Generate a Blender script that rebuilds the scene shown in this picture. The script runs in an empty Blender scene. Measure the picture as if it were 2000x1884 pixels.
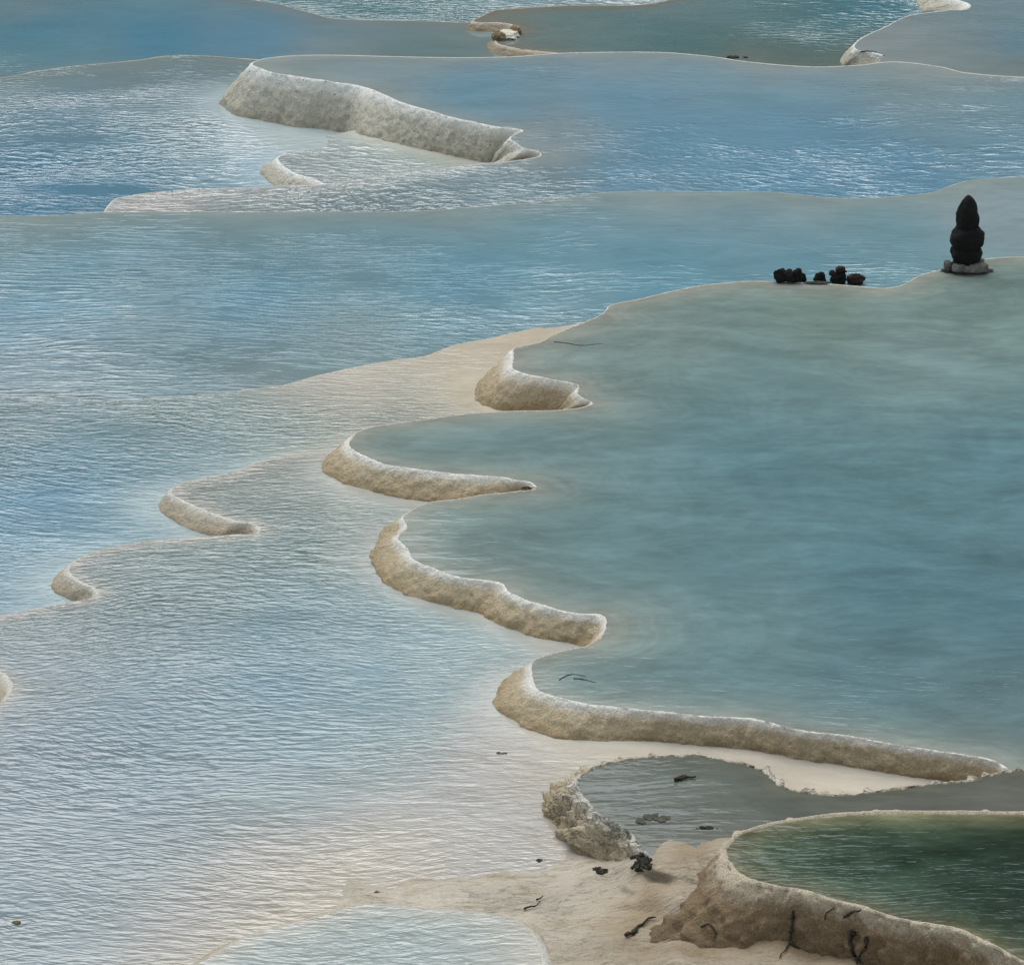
import bpy, math, random
import numpy as np
from mathutils import Vector, noise, Matrix
from mathutils.geometry import delaunay_2d_cdt

R = math.radians
SC = bpy.context.scene
random.seed(7)

# ------------------------------------------------------------------ camera
CAM_H, PITCH, F = 9.0, R(20.0), 7672.0          # metres, radians, focal length in photo pixels
cam_d = bpy.data.cameras.new("camera"); cam = bpy.data.objects.new("camera", cam_d)
SC.collection.objects.link(cam); SC.camera = cam
cam.location = (0, 0, CAM_H); cam.rotation_euler = (R(90) - PITCH, 0, 0)
cam_d.sensor_fit = 'HORIZONTAL'; cam_d.sensor_width = 36; cam_d.lens = F / 2000 * 36
cam_d.clip_start = 0.5; cam_d.clip_end = 5000

# ------------------------------------------------------------------ sky and sun
SUN_EL, SUN_AZ = 63.0, -16.0                      # sun beyond the pools, a little to the left
W = bpy.data.worlds.new("World"); SC.world = W; W.use_nodes = True
nt = W.node_tree; bg = nt.nodes['Background']
sky = nt.nodes.new('ShaderNodeTexSky'); sky.sky_type = 'NISHITA'; sky.sun_disc = False
sky.sun_elevation = R(SUN_EL); sky.sun_rotation = R(SUN_AZ)
sky.air_density = 1.0; sky.dust_density = 6.0; sky.ozone_density = 1.0; sky.altitude = 2500
hs = nt.nodes.new('ShaderNodeHueSaturation'); hs.inputs['Saturation'].default_value = .26; hs.inputs['Value'].default_value = 1.0
nt.links.new(sky.outputs[0], hs.inputs['Color']); tn = nt.nodes.new('ShaderNodeMix'); tn.data_type = 'RGBA'; tn.blend_type = 'MULTIPLY'; tn.inputs[0].default_value = 1
nt.links.new(hs.outputs[0], tn.inputs[6]); tn.inputs[7].default_value = (.92, 1.0, .99, 1); nt.links.new(tn.outputs[2], bg.inputs[0])   # thin high cloud takes the blue out of the sky
bg.inputs[1].default_value = 0.15
sd = bpy.data.lights.new("sun", 'SUN'); sd.energy = 1.45; sd.angle = R(55); sd.color = (1, 0.975, 0.93)
sun = bpy.data.objects.new("sun", sd); SC.collection.objects.link(sun)
_d = Vector((math.sin(R(SUN_AZ)) * math.cos(R(SUN_EL)), math.cos(R(SUN_AZ)) * math.cos(R(SUN_EL)), math.sin(R(SUN_EL))))
sun.rotation_euler = _d.to_track_quat('Z', 'Y').to_euler()
SC.view_settings.view_transform = 'Standard'; SC.view_settings.look = 'None'
SC.view_settings.exposure = 0.88; SC.view_settings.gamma = 1.0

# ------------------------------------------------------------------ water levels (m); the terraces step down to the left and away
Z = dict(fore=0.24, grey=0.06, main=0.0, near=-0.155, mid=-0.26, blue=-0.39, far=-0.52,
         small=-0.85, left=-0.97, upper=-0.93, corner=-0.76, back=-1.00, rear=-1.15, bottom=-0.092)

# ------------------------------------------------------------------ helpers
CP, SP = math.cos(PITCH), math.sin(PITCH)
def bp(px, py, z):
    """ray through a point of the photograph, met with the level z (works on arrays)"""
    a = (np.asarray(px, float) - 1000) / F; b = (942 - np.asarray(py, float)) / F
    dy = CP + b * SP; dz = -SP + b * CP
    t = (z - CAM_H) / dz
    return a * t, dy * t

def catmull(P, n=12):
    P = np.asarray(P, float); out = []
    for i in range(len(P) - 1):
        p0 = P[max(i - 1, 0)]; p1 = P[i]; p2 = P[i + 1]; p3 = P[min(i + 2, len(P) - 1)]
        for k in range(n):
            t = k / n
            # tangents limited by segment length so that uneven spacing never overshoots
            L = np.linalg.norm(p2 - p1) + 1e-9
            m1 = (p2 - p0); m1 = m1 / (np.linalg.norm(m1) + 1e-9) * L * .9
            m2 = (p3 - p1); m2 = m2 / (np.linalg.norm(m2) + 1e-9) * L * .9
            out.append((2*t**3-3*t**2+1)*p1 + (t**3-2*t**2+t)*m1 + (-2*t**3+3*t**2)*p2 + (t**3-t**2)*m2)
    out.append(P[-1]); return np.array(out)

def resample(P, extra, step):
    s = np.concatenate([[0], np.cumsum(np.hypot(*np.diff(P[:, :2], axis=0).T))])
    n = max(8, int(s[-1] / step)); q = np.linspace(0, s[-1], n)
    f = lambda A: np.stack([np.interp(q, s, A[:, k]) for k in range(A.shape[1])], 1)
    return f(P), f(extra)

def tag(o, label=None, cat=None, group=None, kind=None):
    if label: o['label'] = label
    if cat: o['category'] = cat
    if group: o['group'] = group
    if kind: o['kind'] = kind
    return o

def mesh_obj(name, verts, faces, mat, parent=None, smooth=True, cols=None, vals=None):
    me = bpy.data.meshes.new(name)
    me.from_pydata([tuple(v) for v in verts], [], [tuple(f) for f in faces])
    me.validate(); me.update()
    if smooth: me.polygons.foreach_set('use_smooth', [True] * len(me.polygons))
    if cols is not None:
        a = me.color_attributes.new('tint', 'FLOAT_COLOR', 'POINT')
        c = np.ones((len(me.vertices), 4)); c[:, :3] = cols; a.data.foreach_set('color', c.ravel())
    for k, v in (vals or {}).items():
        a = me.attributes.new(k, 'FLOAT', 'POINT'); a.data.foreach_set('value', np.asarray(v, float))
    if mat: me.materials.append(mat)
    o = bpy.data.objects.new(name, me); SC.collection.objects.link(o)
    if parent: o.parent = parent
    return o

def empty(name, loc):
    o = bpy.data.objects.new(name, None); SC.collection.objects.link(o); o.location = loc
    o.empty_display_size = .1; return o

def lin(c):
    c = np.asarray(c, float) / 255.0
    return np.where(c <= .04045, c / 12.92, ((c + .055) / 1.055) ** 2.4)

# ------------------------------------------------------------------ node helpers and materials
class NT:
    def __init__(s, name):
        s.m = bpy.data.materials.new(name); s.m.use_nodes = True
        s.t = s.m.node_tree; s.b = s.t.nodes['Principled BSDF']
    def n(s, t, **k):
        x = s.t.nodes.new(t)
        for a, v in k.items(): setattr(x, a, v)
        return x
    def l(s, a, b): s.t.links.new(a, b)
    def mp(s, scale=(1, 1, 1), rot=(0, 0, 0), warp=None, amount=0, bend=0):
        tc = s.n('ShaderNodeTexCoord'); src = tc.outputs['Object']
        if bend:
            w = s.n('ShaderNodeTexNoise'); w.inputs['Scale'].default_value = .33; w.inputs['Detail'].default_value = 1
            s.l(src, w.inputs['Vector']); v = s.n('ShaderNodeVectorMath', operation='MULTIPLY_ADD')
            s.l(w.outputs['Color'], v.inputs[0]); v.inputs[1].default_value = (bend,) * 3; s.l(src, v.inputs[2]); src = v.outputs[0]
        if warp is not None:
            w = s.n('ShaderNodeTexNoise'); w.inputs['Scale'].default_value = warp; w.inputs['Detail'].default_value = 1
            s.l(src, w.inputs['Vector'])
            v = s.n('ShaderNodeVectorMath', operation='MULTIPLY_ADD')
            s.l(w.outputs['Color'], v.inputs[0]); v.inputs[1].default_value = (amount,) * 3
            s.l(src, v.inputs[2]); src = v.outputs[0]
        m = s.n('ShaderNodeMapping'); m.inputs['Scale'].default_value = scale; m.inputs['Rotation'].default_value = rot
        s.l(src, m.inputs['Vector']); return m.outputs[0]
    def noise(s, vec, scale=1, detail=4, rough=.5, dist=0, ridged=False):
        x = s.n('ShaderNodeTexNoise')
        x.inputs['Scale'].default_value = scale; x.inputs['Detail'].default_value = detail
        x.inputs['Roughness'].default_value = rough; x.inputs['Distortion'].default_value = dist
        s.l(vec, x.inputs['Vector']); return x.outputs[0]
    def math(s, op, a, b=None, c=None):
        x = s.n('ShaderNodeMath', operation=op)
        for i, v in enumerate((a, b, c)):
            if v is None: continue
            if isinstance(v, (int, float)): x.inputs[i].default_value = v
            else: s.l(v, x.inputs[i])
        return x.outputs[0]
    def mix(s, fac, a, b, mode='MIX'):
        x = s.n('ShaderNodeMix', data_type='RGBA', blend_type=mode)
        for i, v in ((0, fac), (6, a), (7, b)):
            if isinstance(v, (int, float)): x.inputs[i].default_value = v
            elif isinstance(v, tuple): x.inputs[i].default_value = v + (1,) * (4 - len(v))
            else: s.l(v, x.inputs[i])
        return x.outputs[2]
    def rng(s, v, a, b, c, d):
        x = s.n('ShaderNodeMapRange'); s.l(v, x.inputs[0])
        for i, q in enumerate((a, b, c, d)): x.inputs[i + 1].default_value = q
        return x.outputs[0]
    def attr(s, name):
        x = s.n('ShaderNodeAttribute', attribute_name=name); return x
    def bump(s, h, dist, strength=1.0, normal=None):
        x = s.n('ShaderNodeBump'); x.inputs['Distance'].default_value = dist
        if isinstance(strength, (int, float)): x.inputs['Strength'].default_value = strength
        else: s.l(strength, x.inputs['Strength'])
        s.l(h, x.inputs['Height'])
        if normal is not None: s.l(normal, x.inputs['Normal'])
        return x.outputs[0]

def water_material(name, rot=0.0, streak=.16, fine=1.0, long=1.0, ior=1.55, amp=1.0, peaky=False):
    """milky mineral water: body colour from depth ('tint'), wind ripples scaled by 'ripple'"""
    N = NT(name)
    tint = N.attr('tint').outputs['Color']; rip = N.attr('ripple').outputs['Fac']
    # silt wisps drifting in the water
    v = N.mp((.75, 1.9, 1), (0, 0, rot * .5), warp=.6, amount=1.3)
    s1 = N.noise(v, 1.3, 5, .6)
    v2 = N.mp((2.6, 8, 1), (0, 0, rot * .5), warp=.8, amount=.7)
    s2 = N.noise(v2, 1.5, 4, .6)
    k = N.math('ADD', N.rng(s1, .3, .7, 1 - streak, 1 + streak * .7), N.rng(s2, .3, .7, -streak * .35, streak * .45))
    s3 = N.noise(N.mp((5, 15, 1), (0, 0, rot * .5 + .1), warp=1.2, amount=.5), 1.2, 5, .65)
    k = N.math('MULTIPLY', k, N.rng(s3, .3, .7, 1 - streak * .4, 1 + streak * .4))
    sh = N.attr('shore').outputs['Fac']
    cx = N.n('ShaderNodeCombineXYZ'); wv = N.noise(N.mp((.7, 1.2, 1), warp=.6, amount=.6), 1, 3)
    N.l(N.math('ADD', N.math('MULTIPLY', sh, 9), N.math('MULTIPLY', wv, 9.0)), cx.inputs[0])
    sp_ = N.n('ShaderNodeSeparateXYZ'); N.l(N.mp((.8, .55, 1)), sp_.inputs[0]); N.l(sp_.outputs[0], cx.inputs[1]); N.l(sp_.outputs[1], cx.inputs[2])
    s4 = N.noise(cx.outputs[0], 1.0, 6, .68)
    k = N.math('MULTIPLY', k, N.math('ADD', 1.0, N.math('MULTIPLY', N.rng(s4, .3, .7, -streak * .8, streak * .5), N.rng(sh, 0, 1.6, 1.0, .45))))
    cl = N.noise(N.mp((1.1, 1.9, 1), (0, 0, .2), warp=1.4, amount=.8), 1.7, 7, .68)
    k = N.math('MULTIPLY', k, N.rng(cl, .3, .7, 1 - streak * .9, 1 + streak * .5))
    gr = N.noise(N.mp((1, 1.8, 1)), 70, 3, .6)
    k = N.math('MULTIPLY', k, N.rng(gr, .3, .7, .965, 1.035))
    vv = N.n('ShaderNodeVectorMath', operation='SCALE'); N.l(tint, vv.inputs[0]); N.l(k, vv.inputs['Scale'])
    N.l(vv.outputs[0], N.b.inputs['Base Color'])
    N.b.inputs['Roughness'].default_value = .06; N.b.inputs['IOR'].default_value = ior
    # ripples: two crossing trains of short-crested wavelets and a fine capillary layer
    a = N.noise(N.mp((7.5 / long, 25 * fine, 1), (0, 0, rot), warp=.9, amount=.25, bend=1.6), 1, 2, .5, .35)
    b = N.noise(N.mp((8.0 / long, 22 * fine, 1), (0, 0, rot + R(30)), warp=1.1, amount=.25, bend=-1.2), 1, 2, .5, .3)
    c = N.noise(N.mp((18, 56 * fine, 1), (0, 0, rot - R(9)), warp=1.5, amount=.1), 1, 2, .5)
    a3 = N.math('MULTIPLY', N.math('POWER', a, 3.0), 3.2) if peaky else a
    patch = N.rng(N.noise(N.mp((.5, .9, 1), warp=.5, amount=.5), 1.3, 4, .6), .32, .68, .05 if peaky else .4, 1.45 if peaky else 1.3)
    big_ = N.noise(N.mp((4.2 / long, 12 * fine, 1), (0, 0, rot + R(12)), warp=.8, amount=.3, bend=1.0), 1, 2, .5, .3)
    where = N.rng(N.noise(N.mp((.35, .6, 1), warp=.5, amount=.5), 1.1, 2), .42, .62, 0, 1.7)
    if not peaky: a3 = N.math('ADD', a3, N.math('MULTIPLY', big_, where))
    h = N.math('ADD', N.math('ADD', a3, N.math('MULTIPLY', b, .3 if peaky else .65)), N.math('MULTIPLY', c, .12))
    nb = N.bump(h, .0165 * amp, N.math('MULTIPLY', rip, patch))
    # a faint swell that never goes away
    q = N.noise(N.mp((1.2, 5, 1), (0, 0, rot), warp=.5, amount=.4), 1, 2)
    nb2 = N.bump(q, .002, 1.0, nb)
    N.l(nb2, N.b.inputs['Normal'])
    return N.m

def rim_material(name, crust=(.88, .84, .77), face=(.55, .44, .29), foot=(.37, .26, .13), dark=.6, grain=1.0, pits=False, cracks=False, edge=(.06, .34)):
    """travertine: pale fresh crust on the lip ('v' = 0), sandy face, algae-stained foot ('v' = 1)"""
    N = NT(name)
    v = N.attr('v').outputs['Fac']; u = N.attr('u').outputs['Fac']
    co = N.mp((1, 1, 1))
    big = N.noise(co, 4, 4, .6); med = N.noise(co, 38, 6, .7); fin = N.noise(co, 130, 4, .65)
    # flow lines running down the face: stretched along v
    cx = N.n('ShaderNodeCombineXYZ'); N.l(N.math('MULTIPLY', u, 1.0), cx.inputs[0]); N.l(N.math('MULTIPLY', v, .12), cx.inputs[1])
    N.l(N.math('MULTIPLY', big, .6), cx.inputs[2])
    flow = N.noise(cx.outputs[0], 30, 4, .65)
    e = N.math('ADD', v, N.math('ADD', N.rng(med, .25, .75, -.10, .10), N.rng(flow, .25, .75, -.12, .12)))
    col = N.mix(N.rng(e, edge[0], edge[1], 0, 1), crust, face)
    col = N.mix(N.math('MULTIPLY', N.rng(e, .50, 1.0, 0, 1), N.rng(big, .3, .65, .3, 1)), col, foot)
    g = N.math('MULTIPLY', N.rng(med, .3, .7, .80, 1.18), N.rng(fin, .3, .7, 1 - .22 * grain, 1 + .22 * grain))
    g = N.math('MULTIPLY', g, N.rng(flow, .3, .7, .84, 1.14))
    vv = N.n('ShaderNodeVectorMath', operation='SCALE'); N.l(col, vv.inputs[0]); N.l(g, vv.inputs['Scale'])
    out = vv.outputs[0]
    if pits:
        vo = N.n('ShaderNodeTexVoronoi'); vo.inputs['Scale'].default_value = 9; N.l(N.mp((1, 1, 1.4), warp=8, amount=.05), vo.inputs['Vector'])
        out = N.mix(N.rng(vo.outputs['Distance'], .06, .10, .85, 0), out, (.06, .05, .04))
    if cracks:
        ck = N.noise(N.mp((4, 11, 8), (0, 0, R(40)), warp=3, amount=.3), 1, 5, .65)
        out = N.mix(N.rng(N.math('ABSOLUTE', N.math('SUBTRACT', ck, .5)), .010, .035, .6, 0), out, (.05, .042, .033))
    N.l(out, N.b.inputs['Base Color'])
    N.b.inputs['Roughness'].default_value = .8; N.b.inputs['Specular IOR Level'].default_value = .3
    h = N.math('ADD', N.math('MULTIPLY', med, .8), N.math('ADD', N.math('MULTIPLY', fin, .3), N.math('MULTIPLY', flow, .7)))
    N.l(N.bump(h, .045, 1.0), N.b.inputs['Normal'])
    return N.m

def stone_material(name, a, b, scale=30, rough=.85, bump=.01):
    N = NT(name); co = N.mp(); x = N.noise(co, scale, 6, .65); y = N.noise(co, scale * .25, 3)
    col = N.mix(N.rng(N.math('ADD', N.math('MULTIPLY', x, .6), N.math('MULTIPLY', y, .4)), .35, .65, 0, 1), a, b)
    N.l(col, N.b.inputs['Base Color']); N.b.inputs['Roughness'].default_value = rough
    N.b.inputs['Specular IOR Level'].default_value = .25
    N.l(N.bump(x, bump, 1.0), N.b.inputs['Normal']); return N.m

# ------------------------------------------------------------------ rims
RIMS = {}
def chain(rows, z, zb):
    """rows: (x, y[, base x, base y]); returns dense crest (world xy), offset to the foot and the foot level"""
    px = catmull([r[:2] for r in rows], 10)
    X, Y = bp(px[:, 0], px[:, 1], z); C = np.stack([X, Y], 1)
    n = len(rows); off = np.zeros((n, 2)); zz = np.zeros(n)
    for i, r in enumerate(rows):
        k = i * 10
        a = C[max(k - 6, 0)]; b = C[min(k + 6, len(C) - 1)]; d = (b - a) / (np.linalg.norm(b - a) + 1e-9)
        zz[i] = zb[i] if isinstance(zb, (list, np.ndarray)) else zb
        if len(r) >= 4:
            bx, by = bp(r[2], r[3], zz[i]); o = np.array([bx, by]) - C[k]
            L = np.linalg.norm(o); off[i] = o * min(1, .62 / L)
        else:
            off[i] = np.array([d[1], -d[0]]) * .10
    t = np.arange(len(C)) / 10.0
    E = np.stack([np.interp(t, range(n), off[:, 0]), np.interp(t, range(n), off[:, 1]), np.interp(t, range(n), zz)], 1)
    return C, E

def rim(key, rows, z, zb, mat, label, step=.012, lip=.014, lipw=.022, rough=.012, teeth=.02, name='travertine_rim', bulge=1.7, seed=0, nv=20, group=None, low=0.3, flare=0.42, tan=.30):
    C, E = chain(rows, z, zb)
    # smooth the offsets along the crest
    P, Q = resample(C, E, step)
    k = max(3, int(.05 / step)) | 1; ker = np.hanning(k + 2)[1:-1]; ker /= ker.sum()
    pad = lambda a: np.convolve(np.pad(a, k // 2, mode='edge'), ker, 'valid')
    Q = np.stack([pad(Q[:, j]) for j in range(3)], 1)
    T = np.gradient(P, axis=0); T /= np.linalg.norm(T, axis=1)[:, None] + 1e-9
    Rn = np.stack([T[:, 1], -T[:, 0]], 1)
    ks = max(3, int(.10 / step)) | 1; kr = np.hanning(ks + 2)[1:-1]; kr /= kr.sum()
    Rs = np.stack([np.convolve(np.pad(Rn[:, j], ks // 2, mode='edge'), kr, 'valid') for j in range(2)], 1)
    for i in range(len(P)):                       # the foot never tucks in under its own crest
        q = float(Q[i, :2] @ Rs[i]); lo = .035
        if q < lo: Q[i, :2] += Rs[i] * (lo - q) * min(1, np.linalg.norm(Rs[i]))
    verts, V, U = [], [], []
    s = 0
    for i in range(len(P)):
        p = P[i]; o = Q[i, :2]; drop = z - Q[i, 2]
        if i: s += np.linalg.norm(P[i] - P[i - 1])
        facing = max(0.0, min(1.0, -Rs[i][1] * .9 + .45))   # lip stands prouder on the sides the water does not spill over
        w = noise.fractal(Vector((p[0] * 26, p[1] * 26, seed)), 1, 2, 3)
        w2 = noise.noise(Vector((p[0] * 5, p[1] * 5, seed + 3)))
        lw = lipw * (.6 + .5 * facing) + teeth * w * (.4 + .6 * facing) + .012 * w2
        lh = lip * (low + (1 - low) * facing) * (1 + .5 * w2)
        sect = [(-lw - .05, -.03, 0), (-lw, -.004, 0), (-lw * .6, lh * .8, 0), (-lw * .2, lh, 0)]
        n_ = o / (np.linalg.norm(o) + 1e-6) * min(1, np.linalg.norm(o) / .08) + Rs[i] * .5; n_ = n_ / (np.linalg.norm(n_) + 1e-6)
        for dd, hz, vv in sect:
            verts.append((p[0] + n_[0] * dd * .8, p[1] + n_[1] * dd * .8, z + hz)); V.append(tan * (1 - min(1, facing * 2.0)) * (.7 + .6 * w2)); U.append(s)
        for j in range(nv):
            t = (j + 1) / nv
            f = math.sin(t * math.pi / 2) ** .95; g = (1 - flare) * (1 - (1 - t ** 1.25) ** .85) + flare * (1 - (1 - t) ** 1.7)
            f = (1 - flare) * (1 - (1 - t) ** (1 + (bulge - 1) * .55)) + flare * t ** 1.25
            q = p + o * f; zq = z + lh - (drop + lh) * g
            a = rough * (1.0 - .35 * (1 - t))
            d1 = noise.fractal(Vector((q[0] * 14, q[1] * 14, zq * 16 + seed)), 1, 2, 4) * a * 1.1
            # scalloped drips down the face
            d2 = (abs(noise.noise(Vector((s * 9, zq * 2.2, seed + 9)))) - .2) * a * 1.8 * math.sin(t * math.pi)
            d3 = noise.noise(Vector((q[0] * 3.1, q[1] * 3.1, seed + 5))) * .02 * t
            dd = d1 + d2 + d3
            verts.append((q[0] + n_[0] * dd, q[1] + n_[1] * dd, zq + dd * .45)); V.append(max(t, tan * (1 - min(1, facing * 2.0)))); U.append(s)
        q = p + o * 1.12
        verts.append((q[0], q[1], z - drop - .12)); V.append(1); U.append(s)
    m = 4 + nv + 1; faces = []
    for i in range(len(P) - 1):
        for j in range(m - 1):
            a = i * m + j; faces.append((a, a + 1, a + m + 1, a + m))
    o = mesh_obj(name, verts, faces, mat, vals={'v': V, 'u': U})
    tag(o, label, 'terrace rim', group)
    RIMS[key] = dict(crest=P, foot=P + Q[:, :2], z=z)
    return o

def idw(xy, ctrl, power=3.4):
    """smooth interpolation of control values; ctrl rows (X, Y, values...)"""
    ctrl = np.asarray(ctrl, float); D = xy[:, None, :] - ctrl[None, :, :2]
    d = (D[..., 0] ** 2 + (D[..., 1] * .45) ** 2) + .16
    w = 1 / d ** (power / 2); w /= w.sum(1, keepdims=True)
    return w @ ctrl[:, 2:]

def dist_to(xy, line):
    line = line[::4]; out = np.full(len(xy), 9.0)
    for i in range(0, len(xy), 4000):
        d = np.hypot(xy[i:i+4000, None, 0] - line[None, :, 0], xy[i:i+4000, None, 1] - line[None, :, 1]); out[i:i+4000] = d.min(1)
    return out

ALB = .66
def pool(outline, z, ctrl, mat, edge=None, feet=None, grid=.085, name='water', k=ALB, sat=1.0, tone=(1, 1, 1)):
    """outline: world xy polygon; ctrl: photo px,py + seen colour + ripple; edge/feet: (rim key, colour, reach, weight)"""
    O = np.asarray(outline, float)
    x0, y0 = O.min(0); x1, y1 = O.max(0)
    gx, gy = np.meshgrid(np.arange(x0, x1, grid), np.arange(y0, y1, grid * 1.3))
    gx = gx + (np.arange(gx.shape[0])[:, None] % 2) * grid * .5
    G = np.stack([gx.ravel(), gy.ravel()], 1)
    # point in polygon
    ins = np.zeros(len(G), bool); j = len(O) - 1
    for i in range(len(O)):
        c = ((O[i, 1] > G[:, 1]) != (O[j, 1] > G[:, 1])) & (G[:, 0] < (O[j, 0] - O[i, 0]) * (G[:, 1] - O[i, 1]) / (O[j, 1] - O[i, 1] + 1e-12) + O[i, 0])
        ins ^= c; j = i
    G = G[ins]
    V = [Vector(p) for p in np.concatenate([O, G])]
    n = len(O)
    r = delaunay_2d_cdt(V, [], [list(range(n))], 1, 1e-5)
    P = np.array([tuple(v) for v in r[0]])
    C = []
    for c in ctrl:
        X, Y = bp(c[0], c[1], z); C.append([float(X), float(Y), *(lin(c[2:5]) * k), c[5]])
    A = idw(P, C)
    col = A[:, :3]; rp = A[:, 3]
    for e in (edge or []):
        d = dist_to(P, RIMS[e[0]]['crest']); w = np.exp(-(d / e[2]) ** 1.5) * e[3]
        w = w[:, None]; col = col * (1 - w) + lin(e[1]) * k * w
    for e in (feet or []):
        d = dist_to(P, RIMS[e[0]]['foot'])
        nz = np.array([noise.noise(Vector((p[0] * 2.2, p[1] * 2.2, 1))) for p in P])
        w = np.exp(-(np.maximum(d + nz * .08, 0) / e[2]) ** 1.5) * e[3]
        col = col * (1 - w[:, None]) + lin(e[1]) * k * w[:, None]
        rp = rp * (1 - .75 * np.exp(-(d / (e[2] * 1.0)) ** 2))
    sh = np.full(len(P), 4.0)
    for e in list(edge or []) + list(feet or []): sh = np.minimum(sh, dist_to(P, RIMS[e[0]]['crest']))
    g_ = col @ np.array([.3, .5, .2]); col = g_[:, None] + (col - g_[:, None]) * sat
    warm = np.clip((col[:, 0] - col[:, 2]) / (col[:, 1] + 1e-6) * 5 + .45, 0, 1)[:, None]      # carbonate shelf showing through, against deep water
    col = col * (np.array([.945, 1.01, .985]) * (1 - warm) + np.array([1.13, 1.07, 1.03]) * warm) * np.array(tone)
    verts = np.column_stack([P, np.full(len(P), z)])
    o = mesh_obj(name, verts, r[2], mat, cols=col, vals={'ripple': rp, 'shore': sh})
    tag(o, kind='structure'); return o

def pxs(z, *pts):
    return np.array([[float(v) for v in bp(x, y, z)] for x, y in pts])

# materials
M = {}
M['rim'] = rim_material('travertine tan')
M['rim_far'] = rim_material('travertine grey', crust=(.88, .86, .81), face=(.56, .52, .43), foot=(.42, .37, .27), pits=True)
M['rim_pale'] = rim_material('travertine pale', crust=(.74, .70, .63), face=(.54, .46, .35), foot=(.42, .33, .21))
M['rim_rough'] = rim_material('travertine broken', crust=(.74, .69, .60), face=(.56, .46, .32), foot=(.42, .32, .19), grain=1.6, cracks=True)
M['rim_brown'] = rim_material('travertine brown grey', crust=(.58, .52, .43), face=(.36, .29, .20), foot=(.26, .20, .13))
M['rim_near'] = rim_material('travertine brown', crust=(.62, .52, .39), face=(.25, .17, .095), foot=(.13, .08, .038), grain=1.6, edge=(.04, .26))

# ---------------------------------------------------------------- rim courses, traced along the crests
main_rows = [(3400,490),(2000,502),(1945,504),(1890,511),(1850,524),(1800,537),(1785,544),(1765,556),(1729,563),(1694,561),(1604,554),(1503,550),(1453,550),
 (1377,557),(1312,569),(1251,584),(1191,597),(1177,613),(1140,630),(1093,649),(1051,669),(1022,676),(1001,683,938,748),(1000,702,928,765),(998,720,929,783),
 (1022,732,955,797),(1068,743,1010,806),(1128,755,1080,815),(1125,769,1085,815),(1139,780,1095,815),(1155,790,1105,822),(1093,801),(1005,803),(917,808),(875,813),
 (811,822),(741,831),(709,839),(690,850,655,880),(679,868,628,908),(692,883,634,922),(727,901,672,944),(762,912,713,956),(829,922,790,973),(892,929,870,985),
 (934,932,915,990),(973,934,960,988),(1005,940,990,985),(1044,952,1010,990),(1015,959),(949,966),(892,975),(846,980),(818,989),(797,1001),(785,1013,750,1035),
 (793,1030,735,1056),(776,1052,728,1078),(793,1072,729,1100),(806,1096,748,1133),(846,1113,790,1161),(889,1129,846,1178),(944,1137,905,1192),(980,1144,938,1199),
 (993,1160,957,1212),(1036,1178,1000,1230),(1091,1194,1060,1247),(1134,1202,1110,1256),(1178,1207,1142,1266),(1181,1227,1145,1268),(1173,1243,1140,1270),
 (1150,1260,1125,1278),(1114,1268),(1069,1279),(1039,1293,1000,1320),(1037,1312,975,1343),(1040,1335,962,1372),(1052,1353,980,1394),(1091,1366,1025,1420),
 (1141,1378,1090,1440),(1206,1384,1173,1447),(1300,1395,1290,1449),(1370,1402,1365,1455),(1458,1407,1450,1464),(1511,1419,1500,1472),(1564,1430,1555,1480),
 (1652,1440,1640,1492),(1723,1453,1710,1504),(1828,1469,1810,1521),(1916,1483,1895,1534),(1951,1495,1930,1540),(1965,1504,1950,1545),(2010,1512),(3400,1530)]
zb_main = [Z['blue'] if r[1] < 670 else (Z['mid'] if r[1] < 845 else Z['near']) for r in main_rows]
rim('main', main_rows, Z['main'], zb_main, M['rim'], 'long winding tan travertine rim with white lip around the large smooth teal pool', rough=.014, seed=1, nv=26)

grey_rows = [(3400,1480),(2000,1502),(1951,1509),(1899,1523),(1828,1530),(1740,1541),(1670,1551),(1606,1551),(1564,1546),(1525,1534),(1500,1510),(1483,1502),
 (1452,1490),(1413,1484),(1367,1475),(1336,1475),(1271,1478),(1214,1485),(1171,1494),(1140,1509,1110,1538),(1124,1527,1075,1560),(1129,1547,1060,1585),
 (1145,1568,1086,1608),(1165,1595,1092,1634),(1196,1614,1118,1664),(1225,1627,1158,1674),(1243,1648,1190,1695),(1268,1676,1230,1712),(1290,1700,1262,1712)]
rim('grey', grey_rows, Z['grey'], Z['near'], M['rim_rough'], 'broken craggy cream rim of the small grey pool, blackened at its lower end',
    rough=.070, teeth=.05, lip=.026, seed=2, step=.009, nv=38)

fore_rows = [(3500,1560),(2000,1587),(1899,1586),(1758,1585),(1687,1587),(1617,1592),(1546,1601),(1494,1611),(1441,1629,1400,1665),(1412,1655,1335,1730),(1409,1670,1275,1800),
 (1420,1689,1220,1848),(1441,1713,1270,1878),(1476,1729,1390,1880),(1564,1745,1520,1866),(1634,1766,1610,1880),(1680,1777,1660,1890),(1740,1794,1725,1905),(1793,1808,1780,1920),
 (1863,1821,1850,1935),(1916,1844,1900,1955),(1951,1858,1930,1970),(1994,1882,1970,1990),(2150,1960,2110,2070)]
rim('fore', fore_rows, Z['fore'], Z['near'] + .06, M['rim_near'], 'tall brown travertine rim with twigs on its face around the dark green pool',
    rough=.030, teeth=.018, lip=.018, lipw=.05, low=.7, tan=.02, seed=3, step=.010, nv=40, flare=.7)

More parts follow.
